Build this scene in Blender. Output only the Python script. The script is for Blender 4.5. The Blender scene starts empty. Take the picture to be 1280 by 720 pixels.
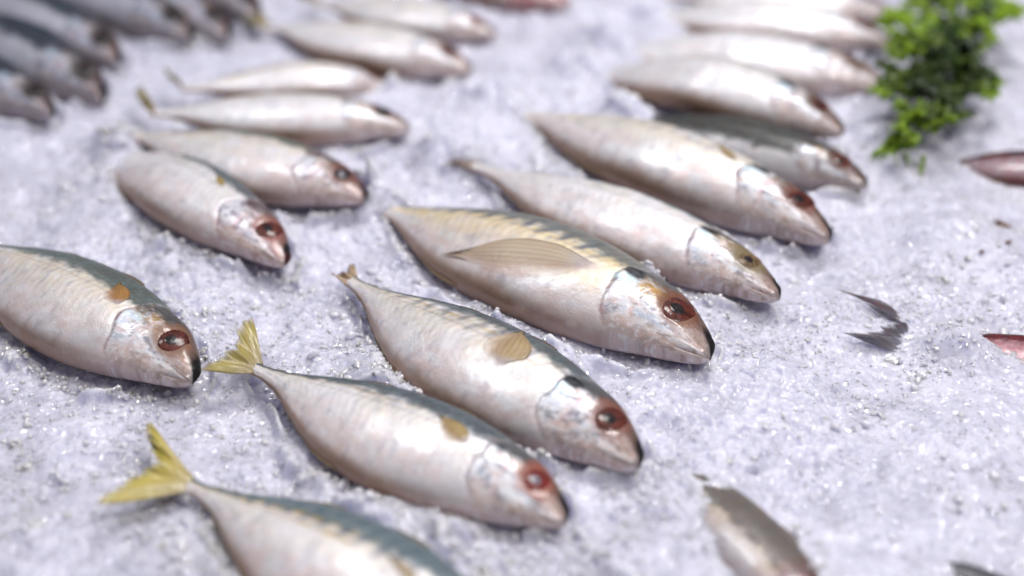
import bpy, math, random
import numpy as np
from mathutils import Vector

# ------------------------------------------------------------------ camera, world, light, exposure
SC = bpy.context.scene
COL = SC.collection
CAM_H, PITCH, FPX = 0.40, math.radians(35.0), 1587.0
FWD = np.array([0.0, math.cos(PITCH), -math.sin(PITCH)])
UPV = np.array([0.0, math.sin(PITCH), math.cos(PITCH)])
RGT = np.array([1.0, 0.0, 0.0])

cam = bpy.data.cameras.new('camera')
cam.sensor_width = 36.0
cam.lens = FPX / 1280.0 * 36.0
cam.clip_start, cam.clip_end = 0.02, 50.0
cam.dof.use_dof = True
cam.dof.focus_distance = 0.640
cam.dof.aperture_fstop = 2.1
cam.dof.aperture_blades = 9
camo = bpy.data.objects.new('camera', cam)
COL.objects.link(camo)
camo.location = (0, 0, CAM_H)
camo.rotation_euler = (math.pi / 2 - PITCH, 0, 0)
SC.camera = camo

world = bpy.data.worlds.new('World')
SC.world = world
world.use_nodes = True
wn, wl = world.node_tree.nodes, world.node_tree.links
wn.clear()
wo = wn.new('ShaderNodeOutputWorld')
wb = wn.new('ShaderNodeBackground')
wg = wn.new('ShaderNodeTexCoord')
ws = wn.new('ShaderNodeSeparateXYZ')
wr = wn.new('ShaderNodeValToRGB')
wr.color_ramp.elements[0].position = 0.45
wr.color_ramp.elements[0].color = (0.10, 0.09, 0.10, 1)
wr.color_ramp.elements[1].position = 1.0
wr.color_ramp.elements[1].color = (0.80, 0.82, 0.90, 1)
wm = wn.new('ShaderNodeMapRange')
wm.inputs[1].default_value = -1
wm.inputs[2].default_value = 1
wl.new(wg.outputs['Generated'], ws.inputs[0])
wl.new(ws.outputs[2], wm.inputs[0])
wl.new(wm.outputs[0], wr.inputs[0])
wl.new(wr.outputs[0], wb.inputs[0])
wb.inputs[1].default_value = 0.34
wl.new(wb.outputs[0], wo.inputs[0])


def area(name, loc, target, size, power, color=(1, 1, 1)):
    l = bpy.data.lights.new(name, 'AREA')
    l.shape = 'RECTANGLE'
    l.size, l.size_y = size
    l.energy = power
    l.color = color
    o = bpy.data.objects.new(name, l)
    COL.objects.link(o)
    o.location = loc
    d = Vector(target) - Vector(loc)
    o.rotation_euler = d.to_track_quat('-Z', 'Y').to_euler()
    return o


area('market_or_fill_lamp', (0.35, 1.35, 1.65), (0.05, 0.62, 0), (0.55, 0.35), 22, (1.0, 0.985, 0.97))
area('market_or_fill_lamp', (-0.75, 1.15, 1.7), (-0.05, 0.6, 0), (0.4, 0.25), 8, (0.97, 0.98, 1.0))
area('market_or_fill_lamp', (0.75, 0.15, 1.6), (0.1, 0.6, 0), (0.4, 0.35), 18, (1.0, 0.97, 0.94))  # front fill, added to brighten flanks and bellies, not a lamp of the market

SC.view_settings.view_transform = 'Standard'
SC.view_settings.look = 'None'
SC.view_settings.exposure = -0.19
SC.view_settings.gamma = 1.0
SC.render.engine = 'CYCLES'
SC.cycles.use_denoising = True
SC.cycles.max_bounces = 8
SC.cycles.transparent_max_bounces = 8
SC.cycles.sample_clamp_indirect = 6.0
SC.cycles.sample_clamp_direct = 0.0


# ------------------------------------------------------------------ helpers
def unproj(px, py, z=0.0):
    d = FPX * FWD + (px - 640.0) * RGT - (py - 360.0) * UPV
    t = (z - CAM_H) / d[2]
    return np.array([0, 0, CAM_H]) + d * t


def unproj_dir(px, py):
    px = np.asarray(px, float); py = np.asarray(py, float)
    return (FPX * FWD)[None, :] + (px - 640.0)[:, None] * RGT - (py - 360.0)[:, None] * UPV


def sstep(a, b, x):
    t = np.clip((x - a) / (b - a), 0, 1)
    return t * t * (3 - 2 * t)


def hash2(ix, iy, seed=0):
    with np.errstate(over='ignore'):
        h = (ix.astype(np.int64) * 374761393 + iy.astype(np.int64) * 668265263 + seed * 1442695041) & 0xFFFFFFFF
        h = ((h ^ (h >> 13)) * 1274126177) & 0xFFFFFFFF
        h = h ^ (h >> 16)
        h = (h * 2246822519) & 0xFFFFFFFF
        h = h ^ (h >> 15)
    return (h & 0xFFFFFF) / float(0x1000000)


def vnoise(x, y, seed=0):
    ix, iy = np.floor(x), np.floor(y)
    fx, fy = x - ix, y - iy
    ux, uy = fx * fx * fx * (fx * (fx * 6 - 15) + 10), fy * fy * fy * (fy * (fy * 6 - 15) + 10)
    a = hash2(ix, iy, seed); b = hash2(ix + 1, iy, seed)
    c = hash2(ix, iy + 1, seed); d = hash2(ix + 1, iy + 1, seed)
    return (a + (b - a) * ux) * (1 - uy) + (c + (d - c) * ux) * uy - 0.5   # -0.5..0.5


def fbm(x, y, seed=0, octv=4, gain=0.5):
    r = 0; amp = 1; f = 1; tot = 0
    for k in range(octv):
        r = r + amp * vnoise(x * f + 17.3 * k, y * f - 9.1 * k, seed + k * 7)
        tot += amp
        amp *= gain; f *= 2.03
    return r / tot * 2   # about -1..1


def facets(x, y, cell, seed, tilt, off):
    """crushed-ice relief: every jittered cell is a small tilted facet"""
    gx, gy = x / cell, y / cell
    ix, iy = np.floor(gx), np.floor(gy)
    best = np.full(x.shape, 1e9); h = np.zeros(x.shape)
    for dx in (-1, 0, 1):
        for dy in (-1, 0, 1):
            cx, cy = ix + dx, iy + dy
            jx = cx + hash2(cx, cy, seed); jy = cy + hash2(cx, cy, seed + 1)
            ddx, ddy = gx - jx, gy - jy
            d = ddx * ddx + ddy * ddy
            hh = (hash2(cx, cy, seed + 2) - 0.5) * off + \
                 (ddx * (hash2(cx, cy, seed + 3) - 0.5) + ddy * (hash2(cx, cy, seed + 4) - 0.5)) * 2 * tilt - d * 0.25 * tilt
            m = d < best
            best = np.where(m, d, best); h = np.where(m, hh, h)
    return h * cell


def mesh_grid(name, P, wrap_v=False, cols=None, floats=None, mat=None, smooth=True, caps=False, quads=None):
    """P: (nu, nv, 3) -> mesh object data (one mesh)"""
    nu, nv = P.shape[:2]
    V = P.reshape(-1, 3)
    i = np.arange(nu - 1)[:, None]
    jn = nv if wrap_v else nv - 1
    j = np.arange(jn)[None, :]
    j2 = (j + 1) % nv
    a = i * nv + j; b = (i + 1) * nv + j; c = (i + 1) * nv + j2; d = i * nv + j2
    F = np.stack([a, b, c, d], -1).reshape(-1, 4)
    me = bpy.data.meshes.new(name)
    me.vertices.add(len(V)); me.vertices.foreach_set('co', V.astype(np.float32).ravel())
    me.loops.add(F.size); me.loops.foreach_set('vertex_index', F.astype(np.int32).ravel())
    me.polygons.add(len(F))
    me.polygons.foreach_set('loop_start', (np.arange(len(F)) * 4).astype(np.int32))
    me.polygons.foreach_set('loop_total', np.full(len(F), 4, np.int32))
    me.polygons.foreach_set('use_smooth', np.full(len(F), smooth, bool))
    me.update(calc_edges=True)
    if cols is not None: put_col(me, cols.reshape(-1, cols.shape[-1]))
    if floats is not None:
        for k, v in floats.items():
            at = me.attributes.new(k, 'FLOAT', 'POINT')
            at.data.foreach_set('value', v.astype(np.float32).ravel())
    if mat: me.materials.append(mat)
    return me


def put_col(me, c):
    if c.shape[1] == 3: c = np.concatenate([c, np.ones((len(c), 1))], 1)
    at = me.attributes.new('tone', 'FLOAT_COLOR', 'POINT')
    at.data.foreach_set('color', np.clip(c, 0, 1).astype(np.float32).ravel())


def poly_mesh(name, V, F, mat, smooth=False, cols=None):
    V = np.asarray(V, float); F = np.asarray(F, int)
    k = F.shape[1]
    me = bpy.data.meshes.new(name)
    me.vertices.add(len(V)); me.vertices.foreach_set('co', V.astype(np.float32).ravel())
    me.loops.add(F.size); me.loops.foreach_set('vertex_index', F.astype(np.int32).ravel())
    me.polygons.add(len(F))
    me.polygons.foreach_set('loop_start', (np.arange(len(F)) * k).astype(np.int32))
    me.polygons.foreach_set('loop_total', np.full(len(F), k, np.int32))
    me.polygons.foreach_set('use_smooth', np.full(len(F), smooth, bool))
    me.update(calc_edges=True)
    if cols is not None: put_col(me, cols)
    me.materials.append(mat)
    return me


def link(name, me, parent=None):
    o = bpy.data.objects.new(name, me)
    COL.objects.link(o)
    if parent is not None: o.parent = parent
    return o


def thing(name, label, cat, loc, rotz=0.0, group=None):
    o = bpy.data.objects.new(name, None)
    COL.objects.link(o)
    o.empty_display_size = 0.02
    o.location = loc
    o.rotation_euler = (0, 0, rotz)
    o['label'] = label; o['category'] = cat
    if group: o['group'] = group
    return o


# ------------------------------------------------------------------ materials
def new_mat(name):
    m = bpy.data.materials.new(name)
    m.use_nodes = True
    n, l = m.node_tree.nodes, m.node_tree.links
    n.clear()
    out = n.new('ShaderNodeOutputMaterial'); b = n.new('ShaderNodeBsdfPrincipled')
    l.new(b.outputs[0], out.inputs[0])
    return m, n, l, b, out


def noise_node(n, l, scale, detail=4, rough=0.55, coord='Object', dist=0.0):
    tc = n.new('ShaderNodeTexCoord'); t = n.new('ShaderNodeTexNoise')
    t.inputs['Scale'].default_value = scale
    t.inputs['Detail'].default_value = detail
    t.inputs['Roughness'].default_value = rough
    t.inputs['Distortion'].default_value = dist
    l.new(tc.outputs[coord], t.inputs['Vector'])
    return t


def bump(n, l, b, src, strength, dist, prev=None, inp='Normal'):
    bp = n.new('ShaderNodeBump')
    bp.inputs['Strength'].default_value = strength
    bp.inputs['Distance'].default_value = dist
    l.new(src, bp.inputs['Height'])
    if prev is not None: l.new(prev, bp.inputs['Normal'])
    if b is not None: l.new(bp.outputs[0], b.inputs[inp])
    return bp.outputs[0]


def math_node(n, l, op, a, b=None, c=None):
    m = n.new('ShaderNodeMath'); m.operation = op
    for k, v in enumerate((a, b, c)):
        if v is None: continue
        if isinstance(v, (int, float)): m.inputs[k].default_value = v
        else: l.new(v, m.inputs[k])
    return m.outputs[0]


def facet_coat(n, l, b, scale, amount, weight):
    """every tiny crystal face mirrors in its own direction: wet glints"""
    tc = n.new('ShaderNodeTexCoord'); v = n.new('ShaderNodeTexVoronoi')
    v.inputs['Scale'].default_value = scale
    l.new(tc.outputs['Object'], v.inputs['Vector'])
    a = n.new('ShaderNodeVectorMath'); a.operation = 'SUBTRACT'; a.inputs[1].default_value = (.5, .5, .5)
    l.new(v.outputs['Color'], a.inputs[0])
    m = n.new('ShaderNodeVectorMath'); m.operation = 'SCALE'; m.inputs['Scale'].default_value = amount
    l.new(a.outputs[0], m.inputs[0])
    g = n.new('ShaderNodeNewGeometry')
    d = n.new('ShaderNodeVectorMath'); d.operation = 'ADD'
    l.new(g.outputs['Normal'], d.inputs[0]); l.new(m.outputs[0], d.inputs[1])
    k = n.new('ShaderNodeVectorMath'); k.operation = 'NORMALIZE'
    l.new(d.outputs[0], k.inputs[0]); l.new(k.outputs[0], b.inputs['Coat Normal'])
    b.inputs['Coat Weight'].default_value = weight
    b.inputs['Coat Roughness'].default_value = 0.04
    b.inputs['Coat IOR'].default_value = 1.5


# ice
ICE, n, l, b, out = new_mat('crushed_ice')
t1 = noise_node(n, l, 260, 5, 0.65)
t2 = noise_node(n, l, 900, 3, 0.6)
t3 = noise_node(n, l, 28, 4, 0.6)
vo = n.new('ShaderNodeTexVoronoi'); vo.inputs['Scale'].default_value = 330
tc = n.new('ShaderNodeTexCoord'); l.new(tc.outputs['Object'], vo.inputs['Vector'])
cr = n.new('ShaderNodeValToRGB')
cr.color_ramp.elements[0].position = 0.36; cr.color_ramp.elements[0].color = (0.48, 0.48, 0.59, 1)
cr.color_ramp.elements[1].position = 0.63; cr.color_ramp.elements[1].color = (0.81, 0.80, 0.94, 1)
t5 = noise_node(n, l, 95, 5, 0.65)
mx = math_node(n, l, 'MULTIPLY_ADD', t1.outputs[0], 0.25, math_node(n, l, 'MULTIPLY_ADD', t3.outputs[0], 0.35, math_node(n, l, 'MULTIPLY', t5.outputs[0], 0.40)))
l.new(mx, cr.inputs[0])
l.new(cr.outputs[0], b.inputs['Base Color'])
b.inputs['Subsurface Weight'].default_value = 1.0
b.inputs['Subsurface Radius'].default_value = (0.8, 0.85, 1.0)
b.inputs['Subsurface Scale'].default_value = 0.010
b.inputs['Roughness'].default_value = 0.22
b.inputs['IOR'].default_value = 1.31
b.inputs['Specular IOR Level'].default_value = 0.7
p = bump(n, l, None, vo.outputs['Distance'], 0.22, 0.0008)
p = bump(n, l, None, t1.outputs[0], 0.30, 0.0014, p)
bump(n, l, b, t2.outputs[0], 0.4, 0.0005, p)
facet_coat(n, l, b, 560, 1.35, .8)

GRAIN, n, l, b, out = new_mat('ice_grain')
b.inputs['Base Color'].default_value = (0.78, 0.77, 0.89, 1)
b.inputs['Coat Weight'].default_value = 0.6
b.inputs['Transmission Weight'].default_value = 0.0
b.inputs['Roughness'].default_value = 0.10
b.inputs['Subsurface Weight'].default_value = 1.0
b.inputs['Subsurface Radius'].default_value = (0.8, 0.85, 1.0)
b.inputs['Subsurface Scale'].default_value = 0.002
b.inputs['IOR'].default_value = 1.31
b.inputs['Specular IOR Level'].default_value = 0.8
facet_coat(n, l, b, 700, 1.1, 1.0)

CLEAR, n, l, b, out = new_mat('clear_ice')
b.inputs['Base Color'].default_value = (0.72, 0.71, 0.83, 1)
b.inputs['Transmission Weight'].default_value = 0.0
b.inputs['Subsurface Weight'].default_value = 1.0
b.inputs['Subsurface Radius'].default_value = (0.8, 0.85, 1.0)
b.inputs['Subsurface Scale'].default_value = 0.006
b.inputs['Roughness'].default_value = 0.12
b.inputs['Specular IOR Level'].default_value = 0.8
b.inputs['Coat Weight'].default_value = 1.0
b.inputs['Coat Roughness'].default_value = 0.03
t1 = noise_node(n, l, 500, 3, 0.6)
bump(n, l, b, t1.outputs[0], 0.5, 0.0008)

# fish skin: skin pattern comes from the 'tone' attribute, painted belly shade and head glare included, 'metal' = guanine sheen
SKIN, n, l, b, out = new_mat('fish_skin')
at = n.new('ShaderNodeAttribute'); at.attribute_name = 'tone'
am = n.new('ShaderNodeAttribute'); am.attribute_name = 'metal'
t1 = noise_node(n, l, 900, 3, 0.6)
t2 = noise_node(n, l, 120, 5, 0.6)
t4 = noise_node(n, l, 45, 4, 0.6, dist=0.6)
hs = n.new('ShaderNodeHueSaturation')
l.new(at.outputs['Color'], hs.inputs['Color'])
l.new(math_node(n, l, 'MULTIPLY_ADD', t2.outputs[0], 0.35, 0.83), hs.inputs['Value'])
l.new(hs.outputs[0], b.inputs['Base Color'])
l.new(am.outputs['Fac'], b.inputs['Metallic'])
l.new(math_node(n, l, 'MULTIPLY_ADD', t2.outputs[0], 0.25, 0.30), b.inputs['Roughness'])
b.inputs['Subsurface Weight'].default_value = 0.12
b.inputs['Subsurface Scale'].default_value = 0.002
b.inputs['Coat Weight'].default_value = 0.30
b.inputs['Coat Roughness'].default_value = 0.09
b.inputs['Thin Film Thickness'].default_value = 0.0
ad = n.new('ShaderNodeAttribute'); ad.attribute_name = 'gloss'
l.new(math_node(n, l, 'MULTIPLY', ad.outputs['Fac'], 0.42), b.inputs['Coat Weight'])
l.new(math_node(n, l, 'MULTIPLY', ad.outputs['Fac'], 0.5), b.inputs['Specular IOR Level'])
vs = n.new('ShaderNodeTexVoronoi'); vs.inputs['Scale'].default_value = 620
tc = n.new('ShaderNodeTexCoord'); l.new(tc.outputs['Object'], vs.inputs['Vector'])
p = bump(n, l, None, t4.outputs[0], 0.18, 0.004)
p = bump(n, l, None, vs.outputs['Distance'], 0.06, 0.0008, p)
p = bump(n, l, None, t2.outputs[0], 0.25, 0.0012, p)
bump(n, l, b, t1.outputs[0], 0.22, 0.0005, p)
bump(n, l, b, t2.outputs[0], 0.22, 0.0014, None, 'Coat Normal')

FIN, n, l, b, out = new_mat('fish_fin')
at = n.new('ShaderNodeAttribute'); at.attribute_name = 'tone'
l.new(at.outputs['Color'], b.inputs['Base Color'])
b.inputs['Roughness'].default_value = 0.32
b.inputs['Coat Weight'].default_value = 0.08
b.inputs['Subsurface Weight'].default_value = 0.25
b.inputs['Subsurface Scale'].default_value = 0.002
l.new(at.outputs['Alpha'], b.inputs['Alpha'])
t1 = noise_node(n, l, 350, 3)
bump(n, l, b, t1.outputs[0], 0.4, 0.0008)


def eye_mat(name, col, col2, scale):
    m, n, l, b, out = new_mat(name)
    t = noise_node(n, l, scale, 4, 0.6, dist=1.0)
    r = n.new('ShaderNodeValToRGB')
    r.color_ramp.elements[0].position = 0.35; r.color_ramp.elements[0].color = (*col, 1)
    r.color_ramp.elements[1].position = 0.68; r.color_ramp.elements[1].color = (*col2, 1)
    l.new(t.outputs[0], r.inputs[0]); l.new(r.outputs[0], b.inputs['Base Color'])
    b.inputs['Roughness'].default_value = 0.35
    b.inputs['Specular IOR Level'].default_value = 0.15
    b.inputs['Coat Weight'].default_value = 0.4
    b.inputs['Coat Roughness'].default_value = 0.05
    bump(n, l, b, t.outputs[0], 0.6, 0.0012)
    bump(n, l, b, t.outputs[0], 0.18, 0.0008, None, 'Coat Normal')
    return m


IRIS_RED = eye_mat('iris_red', (0.08, 0.006, 0.006), (0.26, 0.028, 0.024), 300)
IRIS_DARK = eye_mat('iris_dark', (0.03, 0.006, 0.005), (0.17, 0.035, 0.024), 260)
IRIS_BROWN = eye_mat('iris_brown', (0.06, 0.035, 0.018), (0.30, 0.20, 0.10), 300)
PUPIL = eye_mat('pupil', (0.006, 0.004, 0.005), (0.022, 0.012, 0.014), 300)
PUPIL_PALE = eye_mat('pupil_cloudy', (0.12, 0.10, 0.13), (0.32, 0.28, 0.33), 300)
SOCKET = eye_mat('eye_rim', (0.05, 0.02, 0.015), (0.20, 0.08, 0.05), 260)

# ------------------------------------------------------------------ fish builder
S_K = np.array([0, .010, .03, .06, .10, .15, .20, .27, .34, .42, .50, .58, .66, .74, .82, .89, .95, 1.0])
YT_K = np.array([.004, .030, .048, .064, .080, .094, .103, .118, .127, .130, .126, .116, .100, .078, .050, .030, .0195, .0185])
YB_K = np.array([.003, .014, .027, .043, .063, .084, .102, .123, .140, .151, .155, .150, .137, .110, .073, .039, .0225, .0185])
W_K = np.array([.003, .014, .024, .035, .046, .058, .066, .073, .078, .079, .077, .071, .061, .048, .034, .021, .012, .008])


def cubic(xk, yk, x):
    """monotone-ish smooth interpolation"""
    m = np.gradient(yk, xk)
    i = np.clip(np.searchsorted(xk, x, side='right') - 1, 0, len(xk) - 2)
    h = xk[i + 1] - xk[i]; t = (x - xk[i]) / h
    return ((2 * t**3 - 3 * t**2 + 1) * yk[i] + (t**3 - 2 * t**2 + t) * h * m[i] +
            (-2 * t**3 + 3 * t**2) * yk[i + 1] + (t**3 - t**2) * h * m[i + 1])


class Fish:
    def __init__(f, nose, tailpt, bend=0.0, up=1.0, down=1.0, z=0.009, ztail=None, znose=None, roll=0.0,
                 thick=1.0, hi=True, seed=1, **k):
        f.k = k; f.seed = seed; f.hi = hi
        f.up, f.down, f.thick, f.roll = up, down, thick, math.radians(roll)
        f.z = z; f.zt = z if ztail is None else ztail; f.zn = z if znose is None else znose
        a = unproj(*nose, z=f.zn); c = unproj(*tailpt, z=f.zt)
        f.L = float(np.linalg.norm((a - c)[:2]))
        f.ang = math.atan2(a[1] - c[1], a[0] - c[0])
        mid = (a + c) / 2
        f.loc = np.array([mid[0], mid[1], 0.0])
        f.bend = bend

    def spine(f, s):
        """local x (heading), y (lateral bend), z at parameter s (0 nose, 1 tail base)"""
        s = np.asarray(s, float)
        x = (0.5 - s) * f.L
        y = f.bend * f.L * (1 - (2 * s - 1)**2)
        zz = np.where(s < 0.5, f.z + (f.zn - f.z) * (1 - 2 * s)**1.6 * (s < .5), 0)
        zt = f.z + (f.zt - f.z) * np.clip(2 * s - 1, 0, 2)**1.3
        z = np.where(s < 0.5, f.z + (f.zn - f.z) * np.abs(np.clip(1 - 2 * s, 0, 2))**1.6, zt)
        dy = f.bend * f.L * (-4 * (2 * s - 1))
        n = np.sqrt(dy**2 + f.L**2)
        tx, ty = -f.L / n, dy / n           # tangent nose->tail
        nx, ny = ty, -tx                     # dorsal normal (+y)
        return x, y, z, nx, ny

    def surf(f, s, phi, off=0.0):
        s = np.asarray(s, float); phi = np.asarray(phi, float)
        x, y, z, nx, ny = f.spine(s)
        yt = cubic(S_K, YT_K, s) * f.up * f.L; yb = cubic(S_K, YB_K, s) * f.down * f.L
        w = cubic(S_K, W_K, s) * f.thick * f.L
        c, sn = np.cos(phi), np.sin(phi)
        v = c
        a = np.where(c > 0, yt, yb)
        ly = a * c - 0.020 * f.L * (1 - sstep(0, .16, s))
        lz = w * np.sign(sn) * np.abs(sn)**np.where(c > 0, .86, .92)
        # relief (only shape): gill cover step, cheek plate, jaw groove, brow, belly sag
        up = np.clip(sn, 0, 1)
        vv = v + 0.0
        g = 0.262 - 0.030 * (vv - 0.05)**2 * 2.0 + 0.006 * np.sin(vv * 7 + f.seed) + .006 * fbm(vv * 3, vv * 0 + f.seed, 3, 3)
        g2 = 0.186 - 0.05 * (vv + 0.1)**2
        r = np.zeros_like(lz)
        r += -0.0014 * np.exp(-((s - g - 0.004) / 0.005)**2) * sstep(-.95, -.6, vv) * (1 - sstep(.55, .8, vv))
        r += 0.0036 * (1 - sstep(g - 0.008, g + 0.003, s)) * sstep(0.12, 0.2, s) * (1 - sstep(.45, .75, vv))
        r += -0.0018 * np.exp(-((s - g2) / 0.008)**2) * sstep(-.9, -.6, vv) * (1 - sstep(.1, .35, vv))
        mg = -0.70 - 1.6 * s                                      # mouth line sweeping back and down
        r += -0.0045 * np.exp(-((vv - mg) / 0.05)**2) * (1 - sstep(.045, .085, s)) * sstep(0, .01, s)
        r += 0.0016 * np.exp(-((vv - mg - .22) / 0.12)**2) * (1 - sstep(.08, .12, s)) * sstep(0.01, .04, s)
        d_eye = np.sqrt(((s - f.es) / .040)**2 + ((vv - f.ev) / .50)**2)
        r += -0.004 * np.exp(-(d_eye / .8)**4)
        r += 0.0016 * fbm(s * 14, phi * 2.2, f.seed + 40, 3) * sstep(.02, .1, s)
        lz = lz + r * f.L * up**0.7 + off * f.L * up
        ly = ly + off * f.L * c
        # roll about the spine
        cr, sr = math.cos(f.roll), math.sin(f.roll)
        ry = ly * cr - lz * sr
        rz = ly * sr + lz * cr
        return np.stack([x + nx * ry, y + ny * ry, z + rz], -1)

    es, ev = .110, .36

    def to_world(f, P):
        c, s = math.cos(f.ang), math.sin(f.ang)
        return np.stack([P[..., 0] * c - P[..., 1] * s + f.loc[0], P[..., 0] * s + P[..., 1] * c + f.loc[1], P[..., 2]], -1)


def mixc(c, col, m):
    m = np.clip(m, 0, 1)[..., None]
    return c * (1 - m) + np.array(col) * m


def paint(f, s, phi):
    k, sd = f.k, f.seed * 13
    v = np.cos(phi)
    X, Y = s * 9, v * 2.2
    n1 = fbm(X, Y, sd, 4); n2 = fbm(X * 3, Y * 3, sd + 5, 4); n3 = fbm(X * 9, Y * 8, sd + 9, 3)
    nl = fbm(s * 60, v * 5, sd + 3, 3)          # vertical streaks
    warm = k.get('warm', .4); dark = k.get('dark', 0.0)
    c = np.zeros(s.shape + (3,)) + np.array((.78, .755, .80))
    c = mixc(c, (.80, .65, .40), (warm + .0 + .8 * n1) * sstep(-.9, .2, v + .2 * n2) * .9)
    c = mixc(c, (.72, .58, .57), (k.get('pink', .5 if f.hi else .12) + .8 * n2) * (1 - sstep(-.8, .1, v + .3 * n1)))
    c = mixc(c, (.84, .84, .90), .6 * sstep(.0, .5, n1 + .3 * n3))
    c = mixc(c, (.40, .39, .46), .45 * sstep(.1, .6, nl) * sstep(.25, .4, s))
    # belly edge: its own tan, with shadow painted in as darker brown
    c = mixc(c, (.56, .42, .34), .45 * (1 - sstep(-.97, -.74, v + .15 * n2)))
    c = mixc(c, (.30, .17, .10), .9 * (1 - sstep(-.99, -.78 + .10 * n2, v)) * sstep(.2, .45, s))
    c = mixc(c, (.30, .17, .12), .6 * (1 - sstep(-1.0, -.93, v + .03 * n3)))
    # yellow stripe(s)
    ye = k.get('yellow', .3)
    for v0, ww, st in ((.36, .06, 1.0), (.14, .05, .4)):
        m = np.exp(-((v - v0 - .06 * n1) / ww)**2) * sstep(.42, .62, s + .1 * n2) * (.6 + .6 * n2)
        c = mixc(c, (.50, .34, .10), ye * st * m * 1.8)
    # bars below the back
    bars = .5 + .5 * np.sin(s * 118 + 2.5 * n1 + v * 4)
    c = mixc(c, (.14, .15, .20), 1.15 * k.get('bars', .5) * bars**2 * sstep(.10, .34, v + .14 * n2) * sstep(.28, .36, s) * (1 - sstep(.80, .95, s)))
    # back
    vb = k.get('back', .74) - .24 - .35 * dark
    bk = sstep(vb - .12, vb + .10, v + .13 * n2 + .05 * n3)
    c = mixc(c, k.get('back_col', (.055, .072, .09)), .94 * bk)
    c = mixc(c, (.16, .22, .24), .5 * bk * sstep(0, .5, n3))
    c = mixc(c, (.30, .34, .34), .6 * np.exp(-((v - vb - .12) / .05)**2) * sstep(.2, .6, s) * sstep(-.2, .4, n2))
    met = .24 + .22 * n1 - .10 * bk
    # ---------------- head
    g = 0.262 - 0.060 * (v - 0.05)**2 + 0.006 * np.sin(v * 7 + f.seed) + .006 * fbm(v * 3, v * 0 + f.seed, 3, 3)
    h = 1 - sstep(g - .016, g + .022, s + .012 * n3)
    
    head = np.zeros_like(c) + np.array((.74, .74, .80))
    head = mixc(head, (.50, .54, .66), .8 * sstep(.0, .5, n2 + .2 * n3))
    head = mixc(head, (.64, .47, .46), .75 * sstep(.0, .45, -n2 + .2 * n1))
    head = mixc(head, (.42, .26, .14), .9 * sstep(-.05, .3, n1 + .7 * n3) * sstep(.05, .35, v))
    head = mixc(head, (.80, .80, .86), .9 * sstep(.1, .35, fbm(s * 26, v * 5, sd + 31, 3)))  # white glare on the cheek, painted as patches
    head = mixc(head, (.22, .22, .28), .85 * sstep(.12, .42, fbm(s * 40, v * 6, sd + 21, 3)))
    head = mixc(head, (.63, .47, .42), .75 * (1 - sstep(-.85, -.35, v + .2 * n2)))
    gr = fbm(s * 150, v * 22, sd + 61, 2)
    head = mixc(head, (.86, .87, .92), .55 * sstep(.15, .5, gr))  # glitter painted on the head as pale specks
    head = mixc(head, (.30, .20, .15), .55 * sstep(.05, .4, fbm(s * 70, v * 10, sd + 81, 3)) * (1 - sstep(.10, .2, s)))
    head = mixc(head, (.20, .17, .17), .60 * sstep(.2, .55, -gr) * sstep(-.3, .2, v))
    c = c * (1 - h[..., None]) + head * h[..., None]
    met = met * (1 - h) + (.28 + .5 * n2 + .3 * n3 - .35 * (1 - sstep(-.7, -.3, v))) * h
    # head top
    ht = h * sstep(.34, .56, v + .18 * n2 + .08 * n3)
    c = mixc(c, (.05, .055, .062), .92 * ht)
    c = mixc(c, (.36, .21, .06), k.get('gold', .35) * h * np.exp(-((v - .26) / .24)**2) * sstep(.05, .10, s) * (1 - sstep(.18, .23, s)) * (1.1 + 1.2 * n3 + .8 * n2))
    met = met * (1 - .6 * ht)
    # gill line, cheek line
    gl = np.exp(-((s - g + .002) / .006)**2) * sstep(-.35, .35, fbm(v * 5, s * 0 + 3, sd + 71, 3)) * sstep(-.9, -.6, v) * (1 - sstep(.4, .6, v))
    c = mixc(c, (.40, .16, .18), .60 * gl * (.7 + .8 * n2))
    g2 = 0.186 - 0.05 * (v + 0.1)**2
    gl2 = np.exp(-((s - g2 - .006 * n3) / .006)**2) * sstep(-.8, -.5, v) * (1 - sstep(.1, .5, v))
    c = mixc(c, k.get('cheek', (.50, .22, .24)), .55 * gl2 * (.6 + n2))
    ch = np.sin(s * 260 + np.abs(v) * 16 + 2 * n1)
    c = c * (1 - (.07 * ch * (1 - h) * sstep(-.6, -.1, v))[..., None])
    ll = np.exp(-((v - .34 + .30 * s - .02 * n3) / .022)**2) * sstep(.27, .33, s)
    c = mixc(c, (.34, .31, .33), .40 * ll)
    # black shoulder spot
    ds = np.sqrt(((s - .234) / .031)**2 + ((v - .40) / .17)**2) + .3 * n3
    sp = k.get('spot', .9) * (1 - sstep(.7, 1.15, ds))
    c = mixc(c, (.010, .012, .018), sp)
    ds2 = np.sqrt(((s - .235) / .034)**2 + ((v - .14) / .14)**2) + .35 * n3
    c = mixc(c, (.60, .78, .86), .7 * k.get('spot', .9) * (1 - sstep(.6, 1.2, ds2)))
    # snout
    sn = (1 - sstep(-.016, .018, s - .050 * sstep(.18, .75, v) + .012 * n2)) * sstep(-.90, -.45, v)
    c = mixc(c, (.014, .012, .014), .96 * sn)
    c = mixc(c, (.22, .12, .09), .75 * (1 - sstep(.04, .11, s)) * sstep(-.75, -.1, v + .4 * n2) * (1 - sn))
    mg = -0.70 - 1.6 * s
    c = mixc(c, (.14, .06, .05), .70 * np.exp(-((v - mg) / .04)**2) * (1 - sstep(.04, .08, s)))
    # ring round the eye
    de = np.sqrt(((s - f.es) / .042)**2 + ((v - f.ev) / .52)**2)
    c = mixc(c, k.get('ring', (.15, .065, .05)), .92 * (1 - sstep(.85, 1.6, de + .25 * n2)))
    met = met * (1 - .8 * (1 - sstep(.9, 1.4, de))) * (1 - sn) * (1 - sp)
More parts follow.
